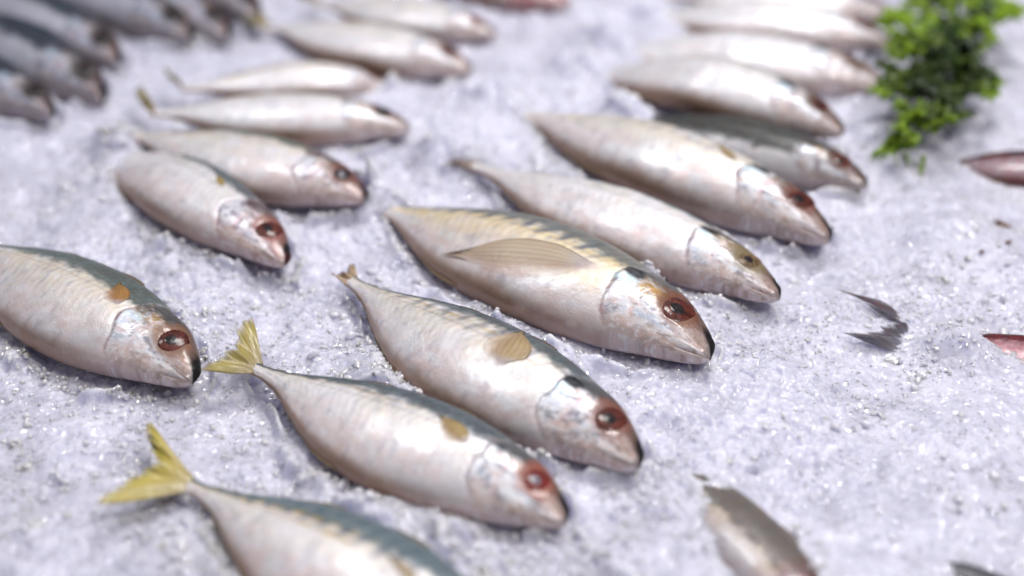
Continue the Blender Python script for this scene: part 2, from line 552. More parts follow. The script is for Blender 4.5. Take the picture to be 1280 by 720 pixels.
    if dark > 0:
        c = c * (1 - .35 * dark)
    if k.get('blood', 0):
        c = mixc(c, (.42, .03, .05), k['blood'] * sstep(-.1, .5, n2 + .3) * (1 - sstep(.20, .34, s - k.get('bloodlen', 0))))
    t = k.get('tint')
    if t is not None: c = c * np.array(t)
    gloss = 1 - .85 * sp - .5 * sn * (1 - sp) - .80 * bk * (1 - h) - .55 * ht
    return np.clip(c * k.get('gain', 1.0), 0, 1), np.clip(met, 0, .8), np.clip(gloss, .1, 1)


def fan(f, name, base, dirang, rays, zlift, cols, parent, fan_w=.0, thickness=.0006, seed=0, nseg=14):
    """rays: list of (angle offset deg, length) in metres; base: local pt; returns fin mesh with rays fraying at the end"""
    rng = random.Random(seed)
    R = []
    C = []
    nr = len(rays)
    rw_ = [rng.uniform(.85, 1.12) for _ in rays]
    for i, (a, ln) in enumerate(rays):
        th = dirang + math.radians(a)
        row = []; crow = []
        bx, by = fan_w * (2 * i / (nr - 1) - 1) * -math.sin(dirang), fan_w * (2 * i / (nr - 1) - 1) * math.cos(dirang)
        curve = rng.uniform(-.05, .05)
        for j in range(nseg):
            u = j / (nseg - 1)
            th2 = th + curve * u * u
            x = base[0] + bx + math.cos(th2) * ln * u
            y = base[1] + by + math.sin(th2) * ln * u
            zr = (.00018 if i % 2 else -.00010) * (1 - .4 * u)
            z = base[2] + zlift * u + zr + .0012 * math.sin(i * .35 + u * 4 + seed) * u
            row.append((x, y, z))
            c0, c1 = cols
            m = min(1, u * 1.1)
            lightray = (1.0 if i % 2 else .80) * rw_[i]
            al = c0[3] + (c1[3] - c0[3]) * max(0, (u - .45) / .55)
            al *= 1 - .75 * max(0, (u - .80) / .20)
            crow.append([(c0[q] * (1 - m) + c1[q] * m) * lightray for q in range(3)] + [al])
        R.append(row); C.append(crow)
    P = np.array(R); Cc = np.array(C)
    me = mesh_grid(name, P, cols=Cc, mat=FIN)
    o = link(name, me, parent)
    md = o.modifiers.new('thickness', 'SOLIDIFY'); md.thickness = thickness; md.offset = 0
    return o


def build_fish(f, label, group='mackerel laid out on the crushed ice'):
    k = f.k
    root = thing('mackerel', label, 'fish', tuple(f.loc), f.ang, group)
    ns, nph = (330, 150) if f.hi else (130, 72)
    t = np.linspace(0, 1, ns)
    s = (t**1.45)[:, None] * np.ones((1, nph))
    ph = np.linspace(0, 2 * math.pi, nph, endpoint=False)[None, :] * np.ones((ns, 1))
    P = f.surf(s, ph)
    c, met, gloss = paint(f, s, ph)
    body = link('body', mesh_grid('body', P, wrap_v=True, cols=c, floats={'metal': met, 'gloss': gloss}, mat=SKIN), root)
    # ---- eye: low dome following the cheek
    if k.get('eye', True):
        es, ev = f.es, f.ev
        phe = math.acos(ev)
        ce = f.surf(np.array([es]), np.array([phe]), 0.0)[0]
        e1 = f.surf(np.array([es + .01]), np.array([phe]))[0] - f.surf(np.array([es - .01]), np.array([phe]))[0]
        e2 = f.surf(np.array([es]), np.array([phe + .15]))[0] - f.surf(np.array([es]), np.array([phe - .15]))[0]
        nn = np.cross(e1, e2); nn /= np.linalg.norm(nn)
        if nn[2] < 0: nn = -nn
        a1 = e1 / np.linalg.norm(e1); a2 = np.cross(nn, a1)
        R = k.get('eye_r', .036) * f.L
        iris = k.get('iris', IRIS_RED)

        def dome(name, r, h, off, mat, parent, nr=16, na=40, shift=(0, 0)):
            rr = np.linspace(0.001, 1, nr)[:, None]; aa = np.linspace(0, 2 * math.pi, na, endpoint=False)[None, :]
            hh = h * np.sqrt(np.clip(1 - rr**2, 0, 1)) + off
            rx = rr * r
            Pp = (ce + a1 * shift[0] + a2 * shift[1])[None, None, :] + (rx * np.cos(aa))[..., None] * a1 + (rx * np.sin(aa))[..., None] * a2 + (hh * np.ones_like(aa))[..., None] * nn
            return link(name, mesh_grid(name, Pp, wrap_v=True, mat=mat), parent)
        e = dome('eye', R, .24 * R, -.11 * R, iris, root)
        # rim torus
        na, nb = 40, 8
        aa = np.linspace(0, 2 * math.pi, na, endpoint=False)[:, None]; bb = np.linspace(0, 2 * math.pi, nb, endpoint=False)[None, :]
        rw = .045 * R * (1 + .5 * np.sin(aa * 2 + f.seed))
        rr = R * 1.0 + rw * np.cos(bb)
        Pp = ce + (rr * np.cos(aa))[..., None] * a1 + (rr * np.sin(aa))[..., None] * a2 + (.35 * rw * np.sin(bb) - .07 * R)[..., None] * nn
        Pp = np.concatenate([Pp, Pp[:1]], 0)
        link('eye_rim', mesh_grid('eye_rim', Pp, wrap_v=True, mat=SOCKET), e)
        dome('pupil', R * .46, .05 * R, .085 * R, k.get('pupil', PUPIL), e, nr=8, na=28, shift=(.02 * R, .06 * R))
    # ---- pectoral fin lying on the flank
    pf = k.get('pect')
    if pf:
        s0, v0, dsn, dvn, wd, pc = pf
        nu, nw = 26, 17
        u = np.linspace(0, 1, nu)[:, None] * np.ones((1, nw)); q = np.linspace(-1, 1, nw)[None, :]
        wid = wd * (.26 + .74 * sstep(0, .35, u)) * (1 - sstep(.45, 1.12, u))**.8 * (1 + .0 * q)
        edge = 1 - .10 * (.5 + .5 * np.cos(q * nw * 1.57)) * sstep(.7, 1, u) - .10 * q * q
        sl, vl = dsn, dvn
        nrm = math.hypot(sl, vl * .14)
        u = u * edge
        ps = s0 + sl * u + (-vl * .14 / nrm) * wid * q
        pv = v0 + vl * u + (sl / nrm) / .14 * wid * q
        pv = np.clip(pv, -.93, .93)
        off = .0010 + .0010 * np.sin(u * 2.6) + .0005 * np.cos(q * nw * 1.57) - .0006 * np.abs(q)**3 + .0005 * np.sin(u * 9 + q * 2)
        P = f.surf(ps, np.arccos(pv), off)
        cc = np.zeros(P.shape[:2] + (4,)); cc[..., :3] = np.array(pc)
        ray = .86 + .14 * np.cos(q * nw * 1.57) + .1 * fbm(u * 6, q * 3 + 0 * u, f.seed + 3, 3)
        cc[..., :3] *= ray[..., None]
        
        m = np.clip((.22 - u) / .2, 0, 1)
        cc[..., :3] = cc[..., :3] * (1 - m[..., None]) + np.array((.62, .56, .64)) * m[..., None]
        cc[..., 3] = sstep(-.02, .16, u) * (.80 - .50 * sstep(.50, 1, u)) * (.10 + .90 * sstep(-1.0, .35, q + .25 * 0))
        cc[..., :3] *= (1 - .35 * sstep(.80, 1.0, q * np.ones_like(u)))[..., None]
        o = link('pectoral_fin', mesh_grid('pectoral_fin', P, cols=cc, mat=FIN), root)
        md = o.modifiers.new('thickness', 'SOLIDIFY'); md.thickness = .0002; md.offset = 0
    # ---- low folded dorsal and anal fins; the rear ones run out into finlets

    def edge_fin(name, ph0, sa, sb, hh, col, finlets):
        nn_ = (70 if finlets else 24) if f.hi else (36 if finlets else 12)
        V = []; F = []; CC = []
        for i in range(nn_):
            u = i / (nn_ - 1); ss = sa + (sb - sa) * u
            if finlets:
                if ss < .74: pr = hh * (math.sin(math.pi * min(1, ((ss - sa) / (.75 - sa))**.55))**.8)
                else:
                    q = ((ss - .74) / .042) % 1.0
                    pr = .55 * hh * (1 - q) * min(1, q * 8)
                pr = max(pr, .0004)
            else:
                pr = hh * (math.sin(math.pi * min(1, u**.55))**.8 + .05)
            if i % 2: pr *= .82
            V.append(f.surf(np.array([ss]), np.array([ph0]), -.002)[0])
            V.append(f.surf(np.array([min(1, ss + .02 * hh)]), np.array([ph0]), pr)[0])
            CC += [list(col) + [1.0], [q_ * .75 for q_ in col] + [.75]]
            if i:
                b0 = 2 * i
                F.append((b0 - 2, b0, b0 + 1, b0 - 1))
        o = link(name, poly_mesh(name, V, F, FIN, True, np.array(CC)), root)
        md = o.modifiers.new('thickness', 'SOLIDIFY'); md.thickness = .0006; md.offset = 0
    fc = k.get('finc', (.30, .22, .13))
    fd = tuple(q * .6 for q in fc)
    if f.hi: edge_fin('dorsal_fin', .10, .36, .50, .010, fd, False)
    edge_fin('dorsal_fin', .10, .60, .95, .012, fd, True)
    edge_fin('anal_fin', math.pi - .05, .58, .95, .008, fc, True)
    # ---- tail
    tf = k.get('tail')
    if tf:
        ln, spread, dev, lift, c0, c1 = tf
        x, y, z, nx, ny = f.spine(np.array([.985]))
        d = math.pi - math.atan2(-f.bend * f.L * 4 * .97, f.L) * -1 if False else math.atan2(f.bend * f.L * (-4 * .97), -f.L)
        base = (float(x[0]), float(y[0]), float(z[0]))
        rays = []
        sa, sb = (spread if isinstance(spread, tuple) else (spread, spread))
        n_ = 22
        ll = (ln if isinstance(ln, tuple) else (ln, ln))
        rng = random.Random(f.seed)
        for i in range(n_):          # lobe towards the belly side
            u = i / (n_ - 1)
            rays.append((sa * (1 - .9 * u), ll[0] * f.L * (1 - (.88 if k.get('jag') else .55) * u**.8) * (rng.uniform(.90, 1.03) if not k.get('jag') else rng.choice((.45, .6, .8, 1.0)))))
        for i in range(n_):
            u = 1 - i / (n_ - 1)
            rays.append((-sb * (1 - .9 * u), ll[1] * f.L * (1 - (.88 if k.get('jag') else .55) * u**.8) * (rng.uniform(.90, 1.03) if not k.get('jag') else rng.choice((.45, .6, .8, 1.0)))))
        rays = [(a + dev, q) for a, q in rays]
        fan(f, 'tail_fin', base, d, rays, lift, (c0, c1), root, fan_w=k.get('tail_w', -.018 * f.L), seed=f.seed)
    return root


YL0, YL1 = (.42, .34, .20, 1), (.62, .52, .10, .9)
OL0, OL1 = (.30, .23, .13, 1), (.28, .24, .10, .8)
GR0, GR1 = (.34, .30, .28, 1), (.30, .27, .27, .7)
TAN = (.50, .36, .22)
FISH = []


def add(label, nose, tailpt, **k):
    grp = k.pop('group', 'mackerel laid out on the crushed ice')
    k.setdefault('seed', len(FISH) + 3)
    FISH.append((Fish(nose, tailpt, **k), label, grp))


# --- the middle diagonal row, near to far
add('nearest mackerel with bright yellow forked tail, head cut off by the bottom edge', (655, 850), (236, 606), bend=0.020, up=1.05, down=1.12, z=.010, ztail=.010, roll=8,
    warm=.3, yellow=1.6, bars=.9, back=.62, back_col=(.10, .14, .17), tail=((.225, .26), (54, 17), 0, .006, YL0, YL1), pect=(.29, .1, .12, .2, .018, TAN), finc=(.36, .30, .14))
add('mackerel with red eye and pale yellow upright tail, second from the bottom', (714, 648), (318, 460), bend=0.008, up=1.0, down=1.12, z=.010, ztail=.010, roll=10,
    warm=.25, yellow=.35, bars=.25, back=.66, iris=IRIS_RED, pupil=PUPIL_PALE, spot=.25, gold=.1, ring=(.30, .10, .07), tail=((.15, .19), (54, 42), 0, .008, OL0, (.50, .42, .12, .8)),
    pect=(.30, .08, .12, .34, .032, (.52, .34, .13)))
add('plump silver mackerel with dark red eye, stubby brown tail and upright tan side fin', (806, 578), (436, 350), bend=-0.010, up=1.0, down=1.02, z=.011, ztail=.009, roll=10,
    warm=.35, yellow=.45, bars=.55, back=.78, iris=IRIS_DARK, gold=.15, ring=(.22, .09, .07), tail=((.05, .06), (20, 30), 0, .004, (.42, .30, .20, 1), (.40, .28, .16, .9)),
    pect=(.400, -.20, .05, 1.05, .058, (.60, .42, .24)), eye_r=.040)
add('cream coloured mackerel with golden brown patch behind its dark eye', (895, 442), (466, 258), bend=0.005, up=1.0, down=1.0, z=.012, ztail=-.001, bury=0.90, roll=8,
    warm=1.15, yellow=.25, bars=.85, back=.66, back_col=(.17, .17, .17), iris=IRIS_DARK, gold=.95, ring=(.18, .07, .04), cheek=(.60, .30, .20),
    pect=(.300, .02, .36, -.84, .050, (.70, .53, .40)), eye_r=.040)
add('slim silver mackerel with brown eye, between the cream one and the one touching it above', (980, 368), (592, 208), bend=0.000, up=.80, down=.85, z=.011, ztail=.005, bury=0.98, roll=8,
    warm=.15, yellow=.1, bars=.1, back=.86, iris=IRIS_BROWN, gold=.5, ring=(.20, .15, .08), gain=1.05, thick=.95, tail=((.10, .12), (24, 24), 0, .003, (.34, .24, .20, .9), (.30, .22, .18, .7)), eye_r=.032, hi=True)
add('large pale mackerel with long reddish brown eye, behind the slim silver one', (1044, 296), (640, 140), bend=0.008, up=.80, down=.85, z=.013, ztail=.002, bury=0.99, roll=8,
    warm=.45, yellow=.1, bars=.3, back=.84, iris=IRIS_DARK, gold=.3, ring=(.18, .07, .05), tail=((.08, .10), (20, 24), 0, .003, (.32, .24, .20, .9), (.30, .24, .20, .6)), eye_r=.036, pect=(.29, .15, .08, .35, .018, (.50, .36, .18)))
add('mackerel lying on top of a shaded one, nose pointing right towards the ice', (1058, 164), (728, 96), bend=0.005, up=.95, down=.95, z=.024, ztail=.000, znose=.020, bury=0.90, roll=10,
    warm=.1, yellow=.1, bars=.1, back=.82, iris=IRIS_DARK, gold=.1, hi=False, spot=1.0, ring=(.14, .09, .07))
add('mackerel tucked beneath another, its back darkened to paint the shadow gap, only its snout end shining', (1087, 228), (768, 148), bend=0.000, up=.9, down=.9, z=.010, ztail=.004, bury=0.84, roll=24,
    warm=.1, dark=.9, back=.30, back_col=(.05, .045, .04), hi=False, iris=IRIS_DARK, spot=.5)  # dark back paints the shadow gap beneath the upper fish
add('third mackerel from the top right, brown eye touching the parsley side', (1112, 104), (742, 66), bend=-0.010, up=.9, down=.95, z=.012, ztail=-.004, bury=0.84, roll=8,
    warm=.05, yellow=.05, bars=.05, back=.86, hi=False, iris=IRIS_BROWN, spot=.9, gain=1.08)
add('second mackerel from the top right corner with dark eye beside the parsley', (1116, 52), (800, 24), bend=-0.010, up=.9, down=.95, z=.012, ztail=-.004, bury=0.84, roll=8,
    warm=.05, yellow=.1, bars=.05, back=.84, hi=False, iris=IRIS_DARK, spot=.9, gain=1.08)
add('farthest mackerel at the top right, its back cut by the upper edge', (1122, 16), (830, -6), bend=-0.010, up=.9, down=.95, z=.012, ztail=.006, roll=8,
    warm=.3, yellow=.2, bars=.1, back=.84, hi=False, iris=IRIS_DARK, spot=.9)

# --- left row
add('mackerel at the left edge with orange side fin and round red brown eye', (249, 472), (-45, 300), bend=0.005, up=1.0, down=1.08, z=.012, ztail=.009, roll=10,
    warm=.5, yellow=.1, bars=.05, back=.60, back_col=(.075, .095, .095), iris=IRIS_DARK, gold=.5, ring=(.22, .11, .07), spot=.5,
    pect=(.30, .10, .07, .50, .034, (.50, .25, .08)), eye_r=.040)
add('mackerel with pinkish snout, tail lost in the ice, left of centre', (364, 326), (134, 190), bend=-0.005, up=.80, down=.86, thick=.85, z=.011, ztail=-.009, bury=0.80, roll=8,
    warm=.0, yellow=.1, bars=.1, back=.76, hi=True, iris=IRIS_DARK, gold=.1, blood=.12, pect=(.33, .28, .07, .22, .014, (.50, .34, .08)), pupil=PUPIL, ring=(.25, .10, .08), gain=1.05, spot=.2)
add('mackerel with olive tail and cloudy eye, nose near the centre', (460, 246), (160, 168), bend=0.015, up=1.0, down=1.08, z=.011, ztail=.009, roll=10,
    warm=.35, yellow=.5, bars=.1, back=.72, back_col=(.10, .10, .08), hi=True, iris=PUPIL, pupil=PUPIL_PALE, tail=((.12, .10), 16, 0, .003, OL0, OL1), blood=.12, spot=.4, eye_r=.034)
add('blurred mackerel with upright olive tail, third in the left row', (514, 158), (190, 142), bend=0.020, up=.9, down=.9, z=.010, ztail=.010, roll=10,
    warm=.05, yellow=.4, bars=.0, back=.86, hi=False, iris=PUPIL, tail=((.06, .16), (10, 40), -14, .010, OL0, OL1), gain=1.05, spot=.3)
add('blurred mackerel with its head sunk in ice, between two olive tails', (500, 112), (226, 112), bend=0.005, up=.8, down=.85, z=.008, ztail=.010, znose=-.006, roll=10,
    warm=.3, yellow=.8, bars=.0, back=.84, hi=False, tail=((.06, .15), (10, 36), -20, .010, OL0, OL1), eye=False, spot=.1)
add('blurred mackerel with dark snout near the top centre', (592, 86), (332, 34), bend=0.005, up=.9, down=1.0, z=.011, ztail=.008, roll=10,
    warm=.2, yellow=.5, bars=.0, back=.84, hi=False, iris=IRIS_DARK, tail=(.12, 26, -8, .008, OL0, OL1), gain=1.05, spot=.2)
add('blurred mackerel with round dark red eye by the top edge', (622, 42), (396, 4), bend=0.000, up=.9, down=1.0, z=.012, ztail=.010, roll=10,
    warm=.3, yellow=.6, bars=.0, back=.84, hi=False, iris=IRIS_RED, tail=(.12, 26, -4, .008, OL0, OL1), spot=.2, eye_r=.04)
add('mackerel at the very top centre, only its reddish head tip in view', (712, 4), (500, -44), bend=0.000, z=.012, ztail=.010, roll=8,
    warm=.3, blood=.6, hi=False, iris=IRIS_RED)

# --- dark fish at the top left
DG = 'dark fish in the blurred top left corner'
add('dark fish at the left edge with bright gleam on its cheek', (70, 142), (-150, 48), bend=0.000, z=.012, roll=16, dark=1.0, back=.60, back_col=(.016, .024, .040), hi=False, iris=PUPIL, group=DG, up=.85, down=.85, warm=0, blood=.03, ring=(.05, .03, .03), tint=(.92, .96, 1.08))
add('dark fish with black snout tip, second from the left edge', (134, 122), (-90, 10), bend=0.000, z=.012, znose=.008, roll=20, dark=1.0, back=.55, back_col=(.016, .024, .040), hi=False, iris=PUPIL, group=DG, up=.85, down=.85, warm=0, blood=.03, ring=(.05, .03, .03), tint=(.92, .96, 1.08))
add('dark fish with pale cheek, middle of the top left cluster', (152, 76), (-40, -20), bend=0.000, z=.012, roll=16, dark=.8, back=.60, back_col=(.016, .024, .040), hi=False, iris=PUPIL, group=DG, up=.85, down=.85, warm=0, blood=.03, ring=(.05, .03, .03), tint=(.92, .96, 1.08))
add('dark fish with black round eye under the top edge', (242, 46), (40, -46), bend=0.000, z=.012, roll=16, dark=1.0, back=.55, back_col=(.016, .024, .040), hi=False, iris=PUPIL, eye_r=.042, group=DG, up=.85, down=.85, warm=0, ring=(.05, .03, .03), tint=(.92, .96, 1.08))
add('dark fish with reddish gill, second from the right of its cluster', (288, 46), (120, -50), bend=0.000, z=.012, roll=8, dark=1.0, back=.45, back_col=(.016, .024, .040), hi=False, iris=PUPIL, group=DG, up=.85, down=.85, warm=.2, blood=.03, ring=(.05, .03, .03), tint=(.92, .96, 1.08))
add('darkest fish at the right end of the top left cluster', (324, 22), (190, -70), bend=0.000, z=.012, roll=8, dark=1.0, back=.30, back_col=(.016, .024, .040), hi=False, iris=PUPIL, group=DG, up=.85, down=.85, warm=.2, blood=.03, ring=(.05, .03, .03), tint=(.92, .96, 1.08))

# --- fish buried on the right and at the bottom
BG = 'fish half buried in the ice at the right'
add('half buried fish with brown back and torn gill at the bottom edge', (1062, 830), (800, 548), bend=0.0, up=.9, down=.8, z=-.0025, ztail=-.009, znose=.000, roll=10, warm=.9, dark=.5, back=.35,
    back_col=(.22, .19, .17), hi=True, eye=False, blood=.35, group=BG, spot=0, tint=(.8, .77, .80), bars=.1)
add('buried fish at the right edge, pink flesh showing under the ice', (1440, 462), (1134, 424), bend=0.0, up=1.15, down=1.15, back=.62, back_col=(.09, .02, .03), z=-.0075, ztail=-.006, znose=.001, roll=8, warm=0, blood=.45, bloodlen=.5, hi=True, eye=False, group=BG, spot=0, jag=True, tail_w=-.016,
    tail=((.40, .40), (4, 12), 4, .010, (.40, .38, .44, .55), (.16, .16, .20, .8)), tint=(.50, .30, .34))
add('dark red fish sunk in the ice below the parsley', (1400, 226), (1166, 206), bend=0.0, up=1.1, down=1.1, z=.002, ztail=-.004, roll=8, dark=.6, back=.5, back_col=(.06, .05, .06), warm=0, blood=.45, bloodlen=.6, tint=(.40, .34, .38), hi=False, eye=False, group=BG, spot=0)
add('dark fish back just breaking the ice at the bottom right', (1330, 780), (1130, 690), bend=0.000, z=-.002, roll=8, dark=1, back=0.0, back_col=(.09, .09, .11), hi=False, eye=False, group=BG, spot=0)

# ------------------------------------------------------------------ the bed of crushed ice


def relief(x, y):
    w1 = fbm(x * 9, y * 9, 11, 3)
    h = .0085 * fbm(x * 6, y * 6, 2, 3) + .0066 * fbm(x * 24, y * 24, 5, 3)
    rough = .35 + .65 * sstep(-.2, .3, w1) * np.ones_like(x)
    rough = rough * (1 - .5 * sstep(.12, .3, x - .15 * (y - .5)) * (1 - sstep(.60, .66, y)))
    h += .0030 * np.abs(fbm(x * 60, y * 60, 7, 3)) * rough
    wx, wy = x + .002 * vnoise(x * 160, y * 160, 77), y + .002 * vnoise(x * 160, y * 160, 78)
    h += facets(wx, wy, .0095, 20, .22, .05) * rough
    h += facets(wx, wy, .0042, 30, .22, .08) * rough
    h += .0005 * fbm(x * 420, y * 420, 9, 2)
    return h


MOUNDS = [(1196, 430, .012, .010), (1140, 205, .014, .006), (200, 210, .045, .006), (600, 140, .04, .004), (470, 262, .02, .004), (1180, 420, .03, .005), (1230, 300, .03, .008), (520, 320, .015, .003), (740, 110, .03, .004), (1130, 230, .03, .004),
          (395, 330, .015, .004), (860, 640, .03, .003)]


def press(x, y, h):
    """fish lie in hollows of their own; sunk ones stay under"""
    for px, py, r, a in MOUNDS:
        c = unproj(px, py)
        h = h + a * np.exp(-(((x - c[0])**2 + (y - c[1])**2) / r**2))
    for f, _, grp in FISH:
        if grp == BG: continue
        c, s_ = math.cos(f.ang), math.sin(f.ang)
        lx = (x - f.loc[0]) * c + (y - f.loc[1]) * s_
        ly = -(x - f.loc[0]) * s_ + (y - f.loc[1]) * c
        m = (np.abs(lx) < f.L * .75) & (np.abs(ly) < f.L * .3)
        if not m.any(): continue
        sx = .5 - lx[m] / f.L
        sc = np.clip(sx, 0, 1)
        sy = f.bend * f.L * (1 - (2 * sc - 1)**2)
        _, _, z, _, _ = f.spine(sc)
        yt = cubic(S_K, YT_K, sc) * f.up * f.L; yb = cubic(S_K, YB_K, sc) * f.down * f.L
        w = cubic(S_K, W_K, sc) * f.thick * f.L
        d = ly[m] - sy
        q = np.sqrt((d / np.where(d > 0, yt, yb))**2 + (np.clip(np.abs(sx - .5) - .5, 0, 9) / .02)**2)
        q = q + .16 * fbm(x[m] * 70, y[m] * 70, 31, 3) * sstep(.8, 1.1, q)
        lim = z - w * .34 - .0006
        if f.k.get('bury'): lim = lim + .03 * sstep(f.k['bury'] - .08, f.k['bury'] + .06, sc)
        inside = 1 - sstep(.78, 1.16, q)
        hm = h[m]
        low = np.minimum(hm, lim)
        hm = hm * (1 - inside) + low * inside
        # slush heaped against the flanks
        hm = hm + .0068 * np.exp(-((q - 1.36) / .22)**2) * sstep(-.15, .35, vnoise(x[m] * 45, y[m] * 45, 5) + .5 * vnoise(x[m] * 110, y[m] * 110, 6)) * (f.zt < .03)
        if f.k.get('bury'):
            hm = hm + .015 * np.exp(-((sx - f.k['bury'] - .12) / .10)**2 - (d / .014)**2) * (1 + .8 * fbm(x[m] * 90, y[m] * 90, 41, 3))
        h[m] = hm
    return h


def H(x, y):
    return press(x, y, relief(x, y))


def axis_pts(lo, hi, step, far_lo, far_hi):
    core = np.arange(lo, hi, step)
    g = [hi]; st = step
    while g[-1] < far_hi: st *= 1.25; g.append(g[-1] + st)
    gl = [lo]; st = step
    while gl[-1] > far_lo: st *= 1.25; gl.append(gl[-1] - st)
    return np.array(gl[:0:-1] + list(core) + g)


xs = axis_pts(-.40, .42, .00085, -1.6, 1.6)
near = axis_pts(.28, .74, .00085, .0, .74)
near = near[near < .7401]
ys = np.concatenate([near, np.arange(.7415, 1.15, .0015)])
g = [ys[-1]]; st = .0015
while g[-1] < 2.4: st *= 1.25; g.append(g[-1] + st)
ys = np.concatenate([ys, g[1:]])
GX, GY = np.meshgrid(xs, ys, indexing='ij')
GZ = H(GX, GY)
ice = link('ice_bed', mesh_grid('ice_bed', np.stack([GX, GY, GZ], -1), mat=ICE))
ice['kind'] = 'structure'

# loose grains: angular crumbs strewn over the bed (nobody could count them)
CUBE_V = np.array([[-1, -1, -1], [1, -1, -1], [1, 1, -1], [-1, 1, -1], [-1, -1, 1], [1, -1, 1], [1, 1, 1], [-1, 1, 1]], float)
CUBE_F = np.array([[0, 3, 2, 1], [4, 5, 6, 7], [0, 1, 5, 4], [1, 2, 6, 5], [2, 3, 7, 6], [3, 0, 4, 7]])


def crumbs(name, px, py, size, mat, seed, sink=.1, flat=.7, melt=False):
    rng = np.random.default_rng(seed)
    n = len(px)
    D = unproj_dir(px, py); t = -CAM_H / D[:, 2]
    x, y = D[:, 0] * t, D[:, 1] * t
    z = H(x.copy(), y.copy())
    V = CUBE_V[None] * (1 + .0 * rng.random((n, 1, 1)))
    V = V * rng.uniform(.45, 1.15, (n, 1, 3)) + rng.uniform(-.38, .38, (n, 8, 3))
    V[:, :, 2] *= flat
    A = rng.normal(size=(n, 4)); A /= np.linalg.norm(A, axis=1)[:, None]
    w, a, b_, c = A.T
    R = np.stack([1 - 2 * (b_ * b_ + c * c), 2 * (a * b_ - c * w), 2 * (a * c + b_ * w),
                  2 * (a * b_ + c * w), 1 - 2 * (a * a + c * c), 2 * (b_ * c - a * w),
                  2 * (a * c - b_ * w), 2 * (b_ * c + a * w), 1 - 2 * (a * a + b_ * b_)], -1).reshape(n, 3, 3)
    V = np.einsum('nij,nkj->nki', R, V) * size[:, None, None] * .5
    V += np.stack([x, y, z + size * sink], -1)[:, None, :]
    F = (CUBE_F[None] + (np.arange(n) * 8)[:, None, None]).reshape(-1, 4)
    o = link(name, poly_mesh(name, V.reshape(-1, 3), F, mat, False))
    if melt:
        o.data.polygons.foreach_set('use_smooth', np.ones(len(F), bool))
        md = o.modifiers.new('melted', 'SUBSURF'); md.levels = md.render_levels = 1
    o['kind'] = 'stuff'
    return o


rng = np.random.default_rng(5)
N = 34000
px = rng.uniform(-60, 1340, N); py = rng.uniform(-10, 760, N)
dens = .25 + .75 * sstep(-.3, .4, fbm(px / 90, py / 60, 91, 3))
calm = 1 - .72 * sstep(760, 900, px - .25 * (py - 500)) * sstep(430, 500, py)
keep = rng.random(N) < dens * np.where(py < 200, .45, 1) * calm
px, py = px[keep], py[keep]
size = np.clip(np.exp(rng.normal(math.log(.0012), .40, len(px))), .0006, .0036)
h_ = len(px) // 2
crumbs('ice_grains', px[:h_], py[:h_], size[:h_], GRAIN, 6, sink=.0)
crumbs('melting_ice_grains', px[h_:], py[h_:], size[h_:] * 1.3, CLEAR, 7, sink=.15, melt=True)
N = 2600
px = rng.uniform(-40, 1320, N); py = rng.uniform(180, 740, N)
keep = rng.random(N) < (sstep(.0, .4, fbm(px / 110, py / 70, 55, 3)) + .06) * (1 - .8 * sstep(760, 900, px) * sstep(430, 500, py))
px, py = px[keep], py[keep]
crumbs('clear_ice_chips', px, py, rng.uniform(.003, .009, len(px)), CLEAR, 8, sink=-.02, flat=.55, melt=True)

def slush_round_fish():
    rr = np.random.default_rng(77)
    X, Y, S = [], [], []
    for f, _, grp in FISH:
        if not f.hi or grp == BG: continue
        n_ = 230
        sc = rr.uniform(.03, 1.0, n_)
        x, y, z, nx, ny = f.spine(sc)
        yb = cubic(S_K, YB_K, sc) * f.down * f.L; yt = cubic(S_K, YT_K, sc) * f.up * f.L
        belly = rr.random(n_) < .7
        clump = fbm(sc * 9, sc * 0 + f.seed, 3, 3)
        q = 1.02 + np.abs(rr.normal(0, .22, n_))
        dd = np.where(belly, -yb * q, yt * q)
        lx, ly = x + nx * dd, y + ny * dd
        k_ = clump > -.25
        W = f.to_world(np.stack([lx, ly, z], -1))[k_]
        X.append(W[:, 0]); Y.append(W[:, 1]); S.append(rr.uniform(.0015, .0058, n_)[k_])
    X, Y, S = map(np.concatenate, (X, Y, S))
    # back to picture coordinates only because crumbs() takes them
    D = np.stack([X, Y, np.full_like(X, -CAM_H)], -1)
    dz = D @ FWD
    crumbs('slush_by_fish', 640 + FPX * (D @ RGT) / dz, 360 - FPX * (D @ UPV) / dz, S, CLEAR, 12, sink=.1, flat=.7, melt=True)


slush_round_fish()

# ------------------------------------------------------------------ the fish
for f, label, grp in FISH:
    build_fish(f, label, grp)

# ------------------------------------------------------------------ parsley sprig
LEAF, n, l, b, out = new_mat('parsley_leaf')
at = n.new('ShaderNodeAttribute'); at.attribute_name = 'tone'
l.new(at.outputs['Color'], b.inputs['Base Color'])
b.inputs['Roughness'].default_value = .38
tr = n.new('ShaderNodeBsdfTranslucent'); mxs = n.new('ShaderNodeMixShader')
l.new(at.outputs['Color'], tr.inputs['Color'])
mxs.inputs[0].default_value = .30
l.new(b.outputs[0], mxs.inputs[1]); l.new(tr.outputs[0], mxs.inputs[2]); l.new(mxs.outputs[0], out.inputs[0])
STEM, n, l, b, out = new_mat('parsley_stem')
t1 = noise_node(n, l, 200, 3)
r = n.new('ShaderNodeValToRGB')
r.color_ramp.elements[0].color = (.02, .06, .01, 1); r.color_ramp.elements[1].color = (.06, .16, .02, 1)
l.new(t1.outputs[0], r.inputs[0]); l.new(r.outputs[0], b.inputs['Base Color']); b.inputs['Roughness'].default_value = .4


